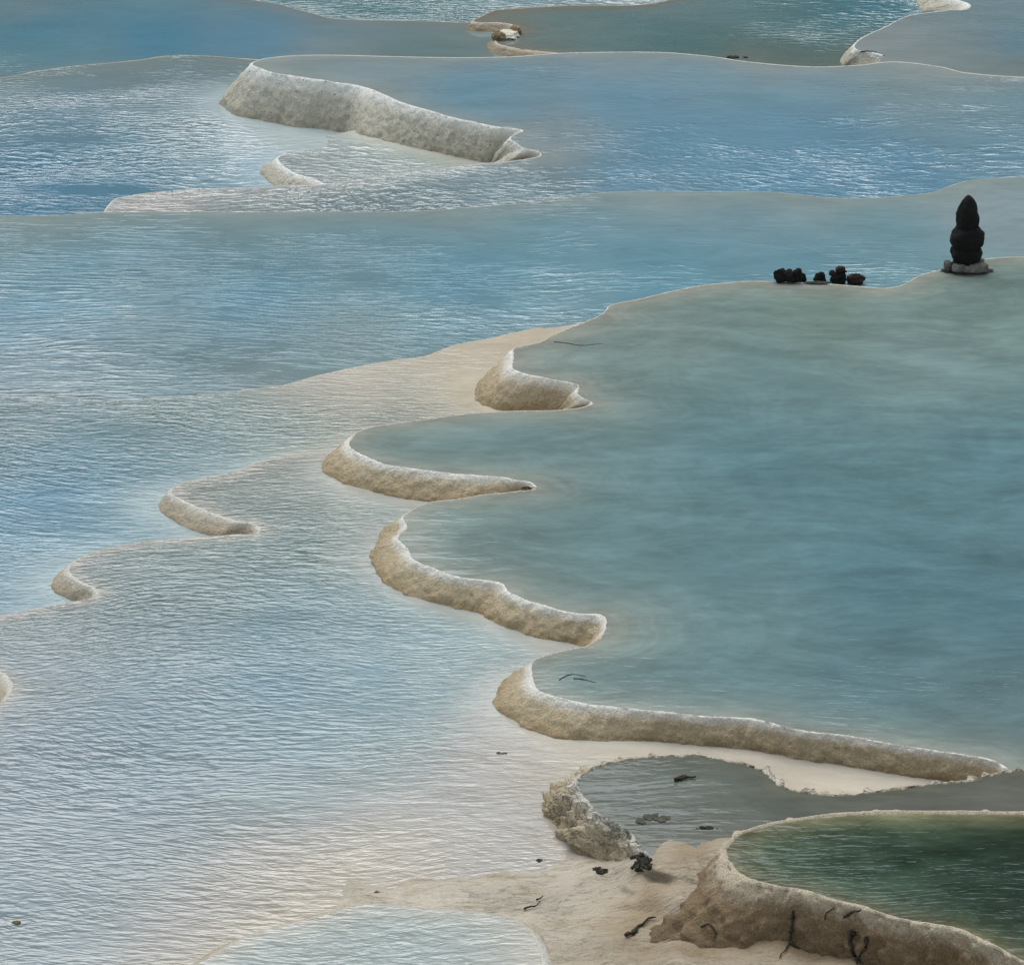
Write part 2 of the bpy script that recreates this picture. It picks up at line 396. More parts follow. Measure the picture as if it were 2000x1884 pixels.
near_rows = [(700,880),(644,885),(563,892),(493,906),(458,922),(398,933),(352,945),(331,959,306,984),(338,970,312,998),(370,987,335,1014),(405,1001,362,1032),(458,1019,425,1050),
 (504,1035,480,1060),(458,1043),(387,1048),(317,1054),(246,1063),(194,1075),(155,1089,116,1118),(130,1112,101,1140),(137,1125,108,1155),(158,1139,135,1170),(187,1156,165,1182),
 (176,1167),(134,1176),(70,1188),(35,1195),(0,1204),(-120,1235),(-170,1262),(-150,1285,-190,1330),(-60,1300,-90,1350),(5,1318,-30,1372),(19,1340,-10,1385),(5,1368,-20,1390),(-60,1395),(-250,1440),(-1300,1700)]
rim('near', near_rows, Z['near'], Z['mid'], M['rim_pale'], 'low pale beige rim with two rounded lobes crossing the rippled water',
    rough=.007, lip=.006, lipw=.035, teeth=.012, seed=4)

mid_rows = [(1130,632),(1089,640),(1040,642),(970,658),(889,674),(825,697),(776,702),(681,720),(619,734),(553,752),(468,763),(428,770),(327,775),(226,782),(151,780),(0,775),(-1200,762)]
rim('mid', mid_rows, Z['mid'], Z['blue'], M['rim_pale'], 'thin white lip of the shallow tan shelf beside the blue pool',
    rough=.004, lip=.005, lipw=.02, teeth=.02, seed=5, low=.6, tan=.05)

blue_rows = [(3400,330),(2000,346),(1895,352),(1855,363),(1825,375),(1780,381),(1694,387),(1629,387),(1553,379),(1478,374),(1402,374),(1226,374),(1161,378),(1116,385),(1075,393),
 (1000,399),(905,406),(805,413),(654,414),(402,414),(201,415),(101,421),(0,421),(-1300,424)]
rim('blue', blue_rows, Z['blue'], Z['left'], M['rim_pale'], 'very thin wet rim along the far edge of the wide blue pool in the middle',
    rough=.003, lip=.003, lipw=.018, teeth=.012, seed=6)

far_rows = [(3400,180),(2000,151),(1883,142),(1838,131),(1747,121),(1672,128),(1596,131),(1521,127),(1445,119),(1400,112),(1353,107),(1302,103),(1227,102),(1101,104),(1001,111),(902,113),(777,111),(651,108),
 (575,109),(521,114),(505,118,470,165),(493,123,440,180),(491,128,429,203),(512,137,456,224),(531,144,500,234),(568,150,540,242),(606,156,580,249),(643,161,624,252),(690,168,675,262),
 (718,175,700,264),(750,187,735,270),(778,200,765,278),(810,211,800,286),(851,222,845,296),(891,234,885,305),(931,242,925,313),(971,250,951,318),(1018,256,962,320),(1006,262,960,321),(995,271,958,322),
 (1004,279,966,324),(1022,290,985,326),(1055,302,1010,328),(1038,309),(991,316),(951,319),(891,326),(851,331),(770,342),(700,352),(619,362),(538,364),(503,367),(401,369),(326,374),(276,379),
 (246,384),(225,389,205,402),(210,403,188,420),(200,417,180,436),(150,440),(-200,470)]
zb_far = [Z['upper'] if (i < 16) else (Z['left'] if i < 29 else (Z['small'] if i < 50 else Z['left'])) for i in range(len(far_rows))]
zb_far = [Z['back'] if 13 < i < 20 else q for i, q in enumerate(zb_far)]
rim('far', far_rows, Z['far'], zb_far, M['rim_far'], 'high grey-beige travertine wall with bright white lip holding the upper blue pool',
    rough=.017, lip=.012, lipw=.03, teeth=.012, seed=7, step=.014, nv=26)

small_rows = [(637,288,637,289),(606,293),(559,298,545,310),(544,307,517,324),(540,313,510,335),(549,324,519,350),(568,337,538,364),(587,345,560,374),(619,355,590,384),(640,364),(700,380)]
rim('small', small_rows, Z['small'], [Z['small'] - .01] + [Z['left']] * (len(small_rows) - 1), M['rim_far'], 'small rounded pale lobe of travertine below the high grey-beige wall', rough=.012, lip=.01, lipw=.03, seed=8)

left_rows = [(560,119),(500,117),(428,111),(352,108),(314,111),(277,117),(226,122),(138,130),(88,137),(38,146),(0,152),(-1300,230)]
rim('left', left_rows, Z['left'], Z['back'], M['rim_pale'], 'faint low rim between the sparkling left pool and the flat top left pool',
    rough=.003, lip=.002, lipw=.03, teeth=.01, seed=9)

corner_rows = [(1790,-90),(1810,-50,1780,-40),(1840,-18,1790,5),(1868,0,1800,22),(1893,14,1830,34),(1853,20,1815,38),(1792,28),(1768,33),(1726,54),(1687,72),(1668,88,1650,104),(1672,98,1640,122),(1690,102,1660,130),(1725,110)]
rim('corner', corner_rows, Z['corner'], Z['upper'], M['rim_far'], 'white fanned travertine rim at the top right edge of the photo', rough=.014, lip=.012, lipw=.03, seed=10)

upper_rows = [(1480,-60),(1307,0),(1252,10),(1126,11),(1038,15),(1000,18),(965,21),(938,33),(922,43),(975,46),(1000,50),(1012,60),(990,68),(968,75),(970,86),(996,94),(1051,102),(1089,106),(1130,114)]
rim('upper', upper_rows, Z['upper'], [Z['rear'] if i < 8 else Z['back'] for i in range(len(upper_rows))], M['rim_brown'],
    'thin brownish rim of the grey-blue top pool, notched beside a small rock', rough=.010, lip=.008, lipw=.03, seed=11, low=.5)

back_rows = [(1000,50),(933,44),(902,44),(827,41),(751,40),(651,36),(611,26),(570,15),(545,8),(500,1),(400,-12),(-1300,-90)]
rim('back', back_rows, Z['back'], Z['rear'], M['rim_brown'], 'flat pinkish grey rim along the far edge of the top left blue pool', rough=.004, lip=.003, lipw=.05, seed=12)

bottom_rows = [(1075,1990),(1070,1900),(1051,1833),(1015,1798),(970,1784),(899,1777),(811,1770),(741,1764),(688,1768),(635,1784),(599,1794),(493,1822),(405,1868),(373,1884),(280,1960)]
rim('bottom', bottom_rows, Z['bottom'], Z['near'], M['rim_pale'], 'smooth pale lip of the grey pool at the bottom edge of the photo', rough=.003, lip=.003, lipw=.04, teeth=.01, seed=13)

# ---------------------------------------------------------------- water sheets
c = lambda k: RIMS[k]['crest']
def cr(k, a=None, b=None):
    q = c(k)[::3]; return q
wm_main = water_material('water calm', R(6), streak=.18)
wm_near = water_material('water rippled', R(-24), streak=.10, fine=1.1, long=.92, amp=1.75)
wm_mid = water_material('water rippled mid', R(8), streak=.10, amp=1.7)
wm_blue = water_material('water blue', R(-3), streak=.10, fine=.75, long=1.7, amp=2.0, peaky=True)
wm_far = water_material('water far', R(-3), streak=.08, fine=.58, long=1.0, amp=3.4, peaky=True)
wm_left = water_material('water left', R(-9), streak=.06, fine=.6, amp=3.6, peaky=True)
wm_dark = water_material('water green', R(-4), streak=.45, fine=1.0)

TEAL = (96,132,142)
pool(np.vstack([cr('main'), pxs(0, (3400, 1450), (3400, 520))]), Z['main'], [
 (1100,700,132,146,144,.03),(1300,650,128,142,140,.03),(1600,620,120,136,128,.03),(1900,600,118,138,134,.03),(1200,800,112,134,136,.03),(1500,760,112,138,142,.03),
 (1800,700,126,146,148,.03),(1950,900,92,128,140,.04),(1400,880,96,130,140,.03),(850,860,112,134,136,.03),(1050,880,110,134,140,.03),(1500,900,88,124,136,.04),(1700,950,92,128,138,.04),
 (950,1020,112,130,130,.03),(900,1080,118,136,136,.03),(1200,1050,100,130,136,.03),(1400,1100,94,128,138,.03),(1700,1150,82,120,134,.05),(1950,1200,80,116,130,.05),
 (1250,1220,122,140,140,.03),(1500,1250,106,132,138,.04),(1150,1330,110,134,138,.03),(1400,1350,96,126,134,.05),(1700,1330,92,124,134,.42),(1950,1350,92,118,126,.30),
 (1850,1430,100,124,130,.05),(1980,1480,104,116,118,.03)], wm_main, edge=[('main', (150,150,140), .30, .8)], k=.82, sat=.80)

pool(np.vstack([cr('blue'), pxs(Z['blue'], (-1300, 820), (700, 790), (1200, 700), (3400, 560))]), Z['blue'], [
 (100,450,140,152,158,.03),(500,450,138,152,158,.03),(900,440,140,154,158,.02),(1300,410,146,156,162,.02),(1600,420,146,156,162,.02),(1900,400,150,160,166,.02),
 (100,520,108,142,158,.12),(500,490,112,140,152,.05),(900,500,106,146,166,.06),(1300,480,112,150,168,.05),(1700,450,122,154,166,.03),
 (100,600,112,150,172,.30),(500,580,104,146,170,.16),(900,560,104,148,172,.15),(1300,540,112,154,172,.22),(1600,500,110,150,168,.12),(1700,540,125,158,172,.45),
 (80,700,128,146,158,.45),(300,680,126,142,150,.28),(500,640,118,144,158,.14),(700,660,132,146,150,.10),(900,620,126,150,160,.28),(1080,600,140,162,174,.45),(500,720,134,144,146,.12),(50,760,140,148,158,.5),
 (1050,560,112,152,170,.3)],
 wm_blue, k=.72, edge=[('blue', (154,158,156), .35, .7)], feet=[('mid', (156,154,148), .25, .4)])

pool(np.vstack([cr('mid'), pxs(Z['mid'], (-1300, 1950), (-500, 1950), (-10, 1420), (200, 1240), (560, 1120), (760, 960), (1250, 860), (1250, 640))]), Z['mid'], [
 (60,800,128,138,140,.65),(300,800,112,124,122,.7),(600,790,104,116,112,.6),(850,780,110,122,120,.4),(700,740,212,202,186,.10),(850,710,206,192,172,.08),(960,690,212,200,184,.08),(900,740,214,206,192,.08),
 (600,750,204,196,184,.2),(1020,660,196,184,166,.05),(60,880,104,130,142,.75),(300,870,106,128,136,.75),(550,850,112,132,136,.65),(780,820,112,124,122,.4),(60,960,96,140,170,.75),(200,970,100,144,172,.7),
 (50,1080,118,152,174,.6),(200,1040,118,150,168,.5),(50,1150,136,158,172,.5),(400,920,130,150,158,.5),(250,1000,122,148,162,.5)],
 wm_mid, feet=[('near', (196,202,202), .30, .7), ('main', (206,198,180), .34, .9)])

pool(np.vstack([cr('near'), pxs(Z['near'], (-1300, 2200), (1100, 2200), (1350, 1800), (2050, 1620), (2050, 1380), (1300, 1150), (1100, 960), (850, 870))]), Z['near'], [
 (420,960,136,138,130,.5),(560,930,140,142,132,.45),(620,1000,140,148,142,.35),(250,1100,132,142,140,.6),(180,1120,140,142,140,.55),(400,1080,116,130,128,.6),(550,1100,128,142,140,.5),
 (700,1060,150,158,150,.35),(80,1220,144,150,152,.7),(300,1200,128,144,150,.7),(550,1200,118,144,154,.65),(700,1230,124,152,164,.55),(850,1250,138,164,170,.4),(1000,1290,156,172,172,.25),
 (60,1330,152,156,162,.7),(300,1330,138,154,166,.7),(550,1320,114,148,168,.65),(750,1340,128,158,172,.55),(900,1370,150,168,172,.35),(60,1500,150,156,166,.75),(300,1480,138,154,166,.75),(600,1450,138,160,172,.65),
 (800,1440,156,168,172,.45),(300,1620,148,156,166,.75),(600,1600,150,158,164,.65),(900,1540,160,164,162,.45),(1000,1600,166,168,166,.35),(100,1780,150,156,160,.65),(350,1780,160,158,154,.55),
 (600,1720,180,170,154,.4),(660,1740,200,184,160,.25),(740,1716,200,184,160,.2),(500,1800,176,168,152,.35),(850,1690,188,180,166,.3),(940,1460,200,188,180,.12),(1050,1470,208,192,170,.07),(1200,1460,210,192,162,.05),(1400,1475,214,200,176,.05),(1600,1515,216,204,184,.05),
 (1800,1530,214,200,176,.04),(1100,1500,206,192,172,.07),(1000,1530,188,180,168,.2),(1060,1660,186,178,168,.2)],
 wm_near, feet=[('main', (206,204,194), .22, .7)], edge=[('near', (196,184,168), .10, .5), ('bottom', (196,184,160), .25, .5)], k=.60, tone=(.97, .99, 1.03))

pool(np.vstack([cr('grey'), pxs(Z['grey'], (1318, 1694), (1440, 1700), (1600, 1720), (3400, 1700))]), Z['grey'], [
 
 (1180,1520,104,110,102,.06),(1350,1500,100,104,94,.04),(1350,1550,116,126,124,.06),(1450,1540,112,118,110,.03),(1250,1580,112,118,112,.08),(1400,1590,110,122,120,.06),(1520,1580,104,108,104,.02),
 (1700,1570,108,108,100,.02),(1900,1550,108,108,102,.02),(1290,1620,104,106,94,.06),(1350,1640,118,112,100,.04),(1300,1670,150,138,124,.05),(1400,1650,140,128,114,.04)],
 wm_main, edge=[('grey', (104,102,86), .12, .6)], k=.66, sat=.8, tone=(.90, .95, .95))

pool(np.vstack([cr('fore'), pxs(Z['fore'], (3500, 2100))]), Z['fore'], [
 (1500,1650,84,98,78,.08),(1600,1620,66,78,54,.08),(1750,1620,56,70,44,.06),(1950,1620,40,48,28,.04),(1480,1700,90,106,90,.18),(1600,1700,80,108,100,.28),(1720,1680,78,104,92,.12),(1850,1690,52,68,42,.08),
 (1950,1680,42,56,32,.05),(1650,1750,86,120,118,.26),(1780,1740,74,104,110,.14),(1950,1730,54,88,112,.08),(1880,1760,60,92,108,.08),(1850,1780,76,92,68,.08),(1950,1800,88,106,80,.1),(1780,1800,88,110,94,.14),
 (1900,1840,92,108,92,.08)], wm_dark, edge=[('fore', (140,140,116), .14, .75)], k=.58, sat=.85, tone=(.98, .93, .78))

pool(np.vstack([cr('bottom'), pxs(Z['bottom'], (200, 2100), (1100, 2100))]), Z['bottom'], [
 (700,1790,150,154,148,.18),(850,1810,152,158,156,.3),(600,1830,156,160,156,.3),(750,1850,158,166,168,.38),(950,1850,160,166,166,.3),(500,1870,160,166,166,.3),(1040,1870,186,180,166,.12)],
 wm_near, edge=[('bottom', (186,182,170), .12, .7)])

pool(np.vstack([cr('far'), pxs(Z['far'], (-200, 520), (1000, 520), (3400, 480))]), Z['far'], [
 (560,130,150,158,164,.04),(800,130,146,158,168,.03),(1200,125,148,160,170,.03),(1500,150,150,162,170,.03),(1800,150,156,160,162,.03),(700,150,146,160,170,.03),(900,190,112,152,176,.04),(1200,190,110,152,178,.05),
 (1500,200,112,152,176,.06),(1800,190,134,154,166,.12),(1000,230,116,152,174,.05),(1300,280,110,152,180,.16),(1600,270,110,150,176,.22),(1900,240,126,154,170,.42),(1950,320,112,148,172,.42),(1200,340,108,148,176,.32),
 (1500,340,104,148,178,.24),(1750,330,104,146,176,.34),(1080,250,146,154,164,.06),(1080,290,146,154,162,.08),(1080,350,128,144,154,.5),(900,360,130,144,152,.6),(700,390,132,142,150,.6),(500,390,144,148,152,.55),
 (300,400,160,154,154,.5)],
 wm_far, k=.70, sat=.92, edge=[('far', (162,162,160), .30, .7)])

pool(pxs(Z['small'], (636,266),(641,277),(639,287),(606,293),(559,298),(544,307),(540,313),(549,324),(568,337),(587,345),(619,355),(640,364),(700,420),(1200,420),(1100,250),(690,255)), Z['small'], [
 (650,290,178,180,178,.3),(750,290,176,186,184,.3),(600,320,132,138,144,.45),(750,320,144,152,154,.45),(850,310,172,184,178,.25),(700,340,130,138,146,.5),(900,318,180,184,176,.15)],
 wm_far, feet=[('far', (212,212,204), .22, .75)])

pool(np.vstack([cr('left'), pxs(Z['left'], (-1300, 560), (900, 520), (1000, 130))]), Z['left'], [
 (60,170,136,152,162,.12),(250,150,130,144,152,.06),(430,140,126,140,148,.04),(100,230,120,146,166,.45),(300,210,128,148,162,.4),(60,330,92,136,166,.42),(250,300,100,140,164,.5),(400,260,142,160,172,.5),
 (60,400,84,130,162,.32),(250,380,92,136,164,.42),(450,330,140,166,184,.45),(480,250,196,204,212,.3),(560,270,200,204,206,.25)],
 wm_left, sat=.92, edge=[('left', (146,150,148), .35, .6)], feet=[('far', (208,214,220), .35, .8), ('small', (190,208,222), .25, .6)])

pool(np.vstack([cr('back'), pxs(Z['back'], (-1300, 300), (700, 240), (1200, 140), (1200, 50))]), Z['back'], [
 (50,20,130,146,156,.03),(300,12,116,148,164,.03),(450,20,120,146,164,.02),(60,60,84,136,164,.03),(300,60,86,138,168,.03),(500,60,106,146,174,.02),(60,100,104,144,162,.05),(300,100,92,142,170,.03),(500,95,112,148,174,.02),
 (20,125,128,150,160,.1),(200,115,120,148,162,.05),(620,40,120,146,164,.02),(720,60,122,148,166,.02),(850,60,132,148,156,.02),(950,80,132,144,148,.02),(640,100,146,152,158,.01),(720,85,142,148,150,.01),(780,97,108,128,130,.02),
 (880,92,112,130,134,.02),(920,60,140,146,148,.01)],
 wm_left, edge=[('back', (146,142,144), .30, .7), ('left', (142,150,148), .15, .6)])

pool(np.vstack([cr('upper'), pxs(Z['upper'], (1300, 200), (3400, 200), (3400, -60), (1480, -60))]), Z['upper'], [
 (980,30,128,132,128,.03),(1100,40,122,138,142,.04),(1050,90,124,134,134,.03),(1200,80,112,134,140,.05),(1300,20,132,148,156,.12),(1300,60,94,124,130,.08),(1400,90,86,122,130,.06),(1500,40,104,134,142,.25),(1600,60,90,128,140,.4),
 (1450,10,122,146,156,.3),(1650,30,92,134,150,.45),(1600,90,84,122,130,.12),(1450,115,134,128,118,.03),(1550,117,126,122,112,.05),(1650,117,124,122,112,.05),(1700,118,130,126,120,.05),(1550,100,96,120,124,.06),(1720,10,92,138,158,.5),(1000,60,134,144,146,.03)],
 wm_far, edge=[('upper', (132,124,114), .22, .75)])

pool(np.vstack([cr('corner'), pxs(Z['corner'], (1700, 240), (3400, 240), (3400, -90))]), Z['corner'], [
 (1750,80,158,160,166,.03),(1850,60,146,156,164,.06),(1950,30,130,150,162,.10),(1990,90,110,144,166,.08),(1800,110,152,158,162,.04),(1900,120,140,148,150,.05),(1990,140,140,142,142,.05),(1920,5,144,156,166,.06),(1700,95,160,160,166,.02)],
 wm_far)

pool(pxs(Z['rear'], (-1600, 110), (3600, 110), (3600, -700), (-1600, -700)), Z['rear'], [
 (620,10,112,140,150,.30),(750,10,96,132,144,.35),(850,30,118,144,152,.4),(900,15,130,154,164,.7),(1100,5,150,168,178,.8),(1250,2,190,196,200,.5),(1700,-60,110,146,160,.5),(300,-30,120,150,164,.2)],
 wm_far, grid=.15)

# ---------------------------------------------------------------- ground: wet travertine apron in the foreground
gx = np.linspace(460, 2300, 240); gy = np.linspace(1640, 2150, 110)
ctrl = np.array([(640,1745,-.012),(740,1714,-.012),(850,1698,-.012),(950,1684,-.012),(1040,1679,-.014),(1110,1700,.0),(1180,1715,.06),(1270,1716,.16),(1300,1684,.262),(1345,1674,.268),(1400,1662,.27),(1300,1656,.234),(1345,1650,.232),(1385,1640,.228),
 (560,1800,-.03),(560,1700,-.06),(700,1680,-.06),(900,1660,-.06),(1050,1650,-.06),(1150,1660,-.04),(1250,1645,.02),(700,1745,.012),(850,1740,.03),(1000,1740,.04),(1040,1770,.02),(1060,1790,.03),(1120,1740,.06),
 (1200,1740,.09),(1300,1700,.262),(1350,1700,.268),(1285,1735,.215),(1345,1735,.235),(1240,1730,.15),(1450,1680,.26),(600,1765,-.03),(480,1800,-.08),(480,1900,-.08),(700,1780,.03),(900,1800,.04),(1000,1800,.03),(1080,1880,.04),(1040,1840,.03),(1200,1800,.08),(1250,1850,.10),(1350,1860,.13),(1450,1868,.14),(1600,1872,.14),(1750,1890,.12),(1900,1900,.12),(2000,1910,.1),(1200,1950,.0),(1600,1950,.02),(2000,1980,0),
 (600,1950,-.05),(1000,2000,.0),(1600,2100,-.1),(2000,2100,-.1),(1700,1700,.2),(2200,1650,.2)], float)
verts, V = [], []
for y in gy:
    for x in gx:
        d = ((ctrl[:, 0] - x) ** 2 + (ctrl[:, 1] - y) ** 2 * 4) + 60
        w = 1 / d ** 1.7; h = (w @ ctrl[:, 2]) / w.sum()
        z = Z['near'] + h
        X, Y = bp(x, y, z)
        p = Vector((float(X), float(Y), 0))
        right = min(1, max(0, (x - 1050) / 200))
        z += noise.fractal(Vector((p.x * 2.2, p.y * 1.6, 3)), 1, 2, 4) * (.006 + .045 * right)
        lump = noise.noise(Vector((p.x * 5.5, p.y * 4, 8)))
        z += max(0, lump) * .05 * (1 if (y > 1835 and x > 1180) else 0)
        verts.append((p.x, p.y, z)); V.append(0)
ga = np.array(verts)[:, :2]; gd = dist_to(ga, RIMS['fore']['foot']); V = np.exp(-(gd / .30) ** 1.3)
nx = len(gx); faces = [(j*nx+i, j*nx+i+1, (j+1)*nx+i+1, (j+1)*nx+i) for j in range(len(gy)-1) for i in range(nx-1)]
N = NT('wet travertine ground')
v = N.mp((1.6, 7, 3), (0, 0, R(-6)), warp=1.1, amount=.35); st = N.noise(v, 2.2, 6, .65)
big = N.noise(N.mp(), 2.2, 4, .6); fin = N.noise(N.mp((1, 1.6, 1)), 60, 4, .65)
col = N.mix(N.rng(big, .35, .65, 0, 1), (.44, .38, .30), (.57, .50, .41))
col = N.mix(N.rng(st, .54, .70, 0, .75), col, (.24, .175, .10))
col = N.mix(N.rng(N.math('ABSOLUTE', N.math('SUBTRACT', N.noise(N.mp((2.5, 9, 3), (0, 0, R(20)), warp=2, amount=.3), 1, 5, .6), .5)), .004, .02, .55, 0), col, (.12, .09, .06))
col = N.mix(N.rng(st, .25, .42, .45, 0), col, (.60, .55, .47))
vv = N.n('ShaderNodeVectorMath', operation='SCALE'); N.l(col, vv.inputs[0]); N.l(N.rng(fin, .3, .7, .84, 1.14), vv.inputs['Scale'])
stn = N.noise(N.mp((1, 1.7, 1), warp=1, amount=.6), 1.6, 5, .62)
col2 = N.mix(N.rng(stn, .50, .66, 0, .6), vv.outputs[0], (.25, .175, .09))
col2 = N.mix(N.math('MULTIPLY', N.attr('v').outputs['Fac'], N.rng(big, .35, .6, .5, .95)), col2, (.27, .185, .10))
N.l(col2, N.b.inputs['Base Color']); N.l(N.rng(stn, .35, .6, .22, .7), N.b.inputs['Roughness'])
N.l(N.bump(N.math('ADD', st, N.math('MULTIPLY', fin, .25)), .06, 1.0), N.b.inputs['Normal'])
tag(mesh_obj('ground', verts, faces, N.m, vals={'v': V}), kind='structure')

# bed rock below everything, out to the horizon
N = NT('bed rock'); col = N.mix(N.noise(N.mp(), .3, 5), (.10, .11, .07), (.22, .21, .16)); N.l(col, N.b.inputs['Base Color']); N.b.inputs['Roughness'].default_value = .9
B = 2500
tag(mesh_obj('terrain', [(-B, -B, -1.6), (B, -B, -1.6), (B, B, -1.6), (-B, B, -1.6)], [(0, 1, 2, 3)], N.m), kind='structure')

# wooded hills across the valley, beyond the top of the photograph: the calm water mirrors them
N = NT('forest hills'); f = N.noise(N.mp(), .08, 8, .7)
N.l(N.mix(N.rng(f, .35, .65, 0, 1), (.018, .03, .018), (.05, .07, .035)), N.b.inputs['Base Color']); N.b.inputs['Roughness'].default_value = 1
N.b.inputs['Specular IOR Level'].default_value = 0
verts, faces = [], []; na, nr = 160, 26
for i in range(na + 1):
    az = -80 + 160 * i / na
    el = 19.5 + 8.5 / (1 + math.exp(-(az - 1.0) / 2.2)) - max(0, az - 14) * .25 - max(0, -az - 14) * .18
    el += 2.2 * noise.fractal(Vector((az * .12, 4.4, 0)), 1, 2, 4)
    for j in range(nr + 1):
        t = j / nr; rr = 150 + 190 * t; hh = 340 * math.tan(R(el)) * (t ** 1.15)
        hh += 6 * noise.fractal(Vector((az * .5, t * 6, 2)), 1, 2, 3) * t * (1 - t * .6)
        verts.append((rr * math.sin(R(az)), rr * math.cos(R(az)), hh - 2))
m = nr + 1
for i in range(na):
    for j in range(nr):
        a = i * m + j; faces.append((a, a + m, a + m + 1, a + 1))
tag(mesh_obj('hills', verts, faces, N.m), kind='structure')

# ---------------------------------------------------------------- loose things, set down on the surfaces under them
from mathutils.bvhtree import BVHTree
vs, fs = [], []
for o in list(SC.objects):
    if o.type == 'MESH' and not o.name.startswith(('hills', 'terrain')):
        k0 = len(vs); vs += [v.co.copy() for v in o.data.vertices]; fs += [[k0 + i for i in p.vertices] for p in o.data.polygons]
TREE = BVHTree.FromPolygons(vs, fs)
def on(px, py, lift=0.0):
    """the point of the built surface seen at a point of the photograph"""
    X, Y = bp(px, py, 0.0); o = Vector((0, 0, CAM_H)); d = (Vector((float(X), float(Y), 0)) - o).normalized()
    h, n, i, r = TREE.ray_cast(o, d)
    if n.dot(d) > 0: n = -n
    return h + n * lift

def blob(bm, c, r, seed=0, amp=.18, freq=1.6, sub=4, flat=0.0, rot=0.0, cells=False, box=0):
    res = bmesh.ops.create_icosphere(bm, subdivisions=sub, radius=1.0)
    mr = Matrix.Rotation(rot, 3, 'Z')
    for v in res['verts']:
        p = v.co.copy(); k = 1 + amp * noise.fractal(p * freq + Vector((seed, seed * .7, 0)), 1, 2, 4)
        if cells: k += amp * (noise.cell(p * 2.4 + Vector((seed, 0, 0))) - .5) * .5
        if box: p = Vector([math.copysign(abs(q) ** box, q) for q in p])
        p *= k
        if p.z < -flat and flat: p.z = -flat + (p.z + flat) * .15
        p = mr @ Vector((p.x * r[0], p.y * r[1], p.z * r[2]))
        v.co = Vector(c) + p
import bmesh
def bm_obj(name, bm, mat, parent=None, smooth=True):
    me = bpy.data.meshes.new(name); bm.to_mesh(me); bm.free(); me.materials.append(mat)
    if smooth: me.polygons.foreach_set('use_smooth', [True] * len(me.polygons))
    o = bpy.data.objects.new(name, me); SC.collection.objects.link(o)
    if parent: o.parent = parent
    return o
def lathe(prof, seed, amp, seg=56, lobes=0):
    bm = bmesh.new(); rings = []
    for z_, r_ in prof:
        ring = []
        for k in range(seg):
            a = 2 * math.pi * k / seg
            p = Vector((math.cos(a), math.sin(a), z_ * 9))
            rr = r_ * (1 + amp * noise.fractal(p * 1.3 + Vector((seed, 0, 0)), 1, 2, 4) + lobes * math.cos(3 * a + seed) ** 2 * .5)
            ring.append(bm.verts.new((rr * math.cos(a), rr * math.sin(a), z_ + .006 * noise.noise(p * 3))))
        rings.append(ring)
    for i in range(len(rings) - 1):
        for k in range(seg): bm.faces.new((rings[i][k], rings[i][(k + 1) % seg], rings[i + 1][(k + 1) % seg], rings[i + 1][k]))
    bm.faces.new(rings[-1]); bm.faces.new(rings[0][::-1]); return bm
def smooth_prof(pts, n=6):
    q = catmull(pts, n); return [(float(a), max(float(b), .001)) for a, b in q]

m_black = stone_material('weathered black stone', (.002, .002, .002), (.008, .0075, .006), 28, .95, .012)
m_rust = stone_material('rusty stone', (.008, .007, .006), (.040, .019, .012), 16, .9, .012)
m_plinth = stone_material('lichen grey stone', (.010, .010, .009), (.17, .155, .14), 14, .9, .012)
m_wood = stone_material('dead wood', (.012, .009, .007), (.05, .038, .026), 60, .9, .004)
m_silt = stone_material('algae silt', (.03, .033, .022), (.09, .085, .06), 14, .9, .015)
m_pale = stone_material('pale travertine block', (.30, .27, .20), (.60, .57, .50), 12, .85, .015)
m_brown = stone_material('brown crust', (.09, .065, .03), (.26, .20, .12), 14, .9, .015)
m_stem = stone_material('sunken stem', (.04, .055, .05), (.08, .10, .09), 40, .8, .003)
m_moss_shadow = stone_material('black moss and shadow', (.008, .008, .006), (.05, .045, .035), 30, .95, .02)
m_leaf = stone_material('dead leaf', (.03, .022, .01), (.10, .075, .02), 40, .7, .003)

# the statue
P0 = on(1886, 529); st = empty('stone_statue', (P0.x, P0.y, P0.z - .012))
tag(st, 'tall black rounded stone figure with tapering top, on pale base stones at the pool rim', 'statue')
bm_obj('lower_tier', lathe(smooth_prof([(.085, .096), (.12, .110), (.16, .125), (.19, .119), (.214, .100)]), 3, .11), m_black, st)
bm_obj('middle_tier', lathe(smooth_prof([(.208, .098), (.232, .122), (.28, .131), (.325, .122), (.355, .100), (.372, .084)]), 5, .13, lobes=.12), m_black, st)
bm_obj('tapered_top', lathe(smooth_prof([(.362, .080), (.39, .086), (.45, .089), (.51, .078), (.56, .060), (.60, .038), (.622, .016), (.628, .003)]), 8, .12), m_black, st)
b = bmesh.new(); blob(b, (.02, .0, .012), (.19, .095, .026), 11, .25, 2.5, 4); bm_obj('contact_shadow', b, m_moss_shadow, st)  # dark flat blob modelled in place of the shadow under the base stones
for cx, cy, r, sd_, rz in ((-.140, -.02, (.026, .045, .038), 1, .3), (-.062, -.085, (.052, .04, .034), 2, -.2), (.088, -.075, (.078, .045, .036), 3, .15), (.012, -.12, (.052, .028, .024), 4, .1), (.02, .05, (.12, .06, .038), 5, 0)):
    b = bmesh.new(); blob(b, (cx, cy, .062), r, sd_, .16, 1.8, 4, 0, rz, box=.55); bm_obj('base_stone', b, m_plinth, st)

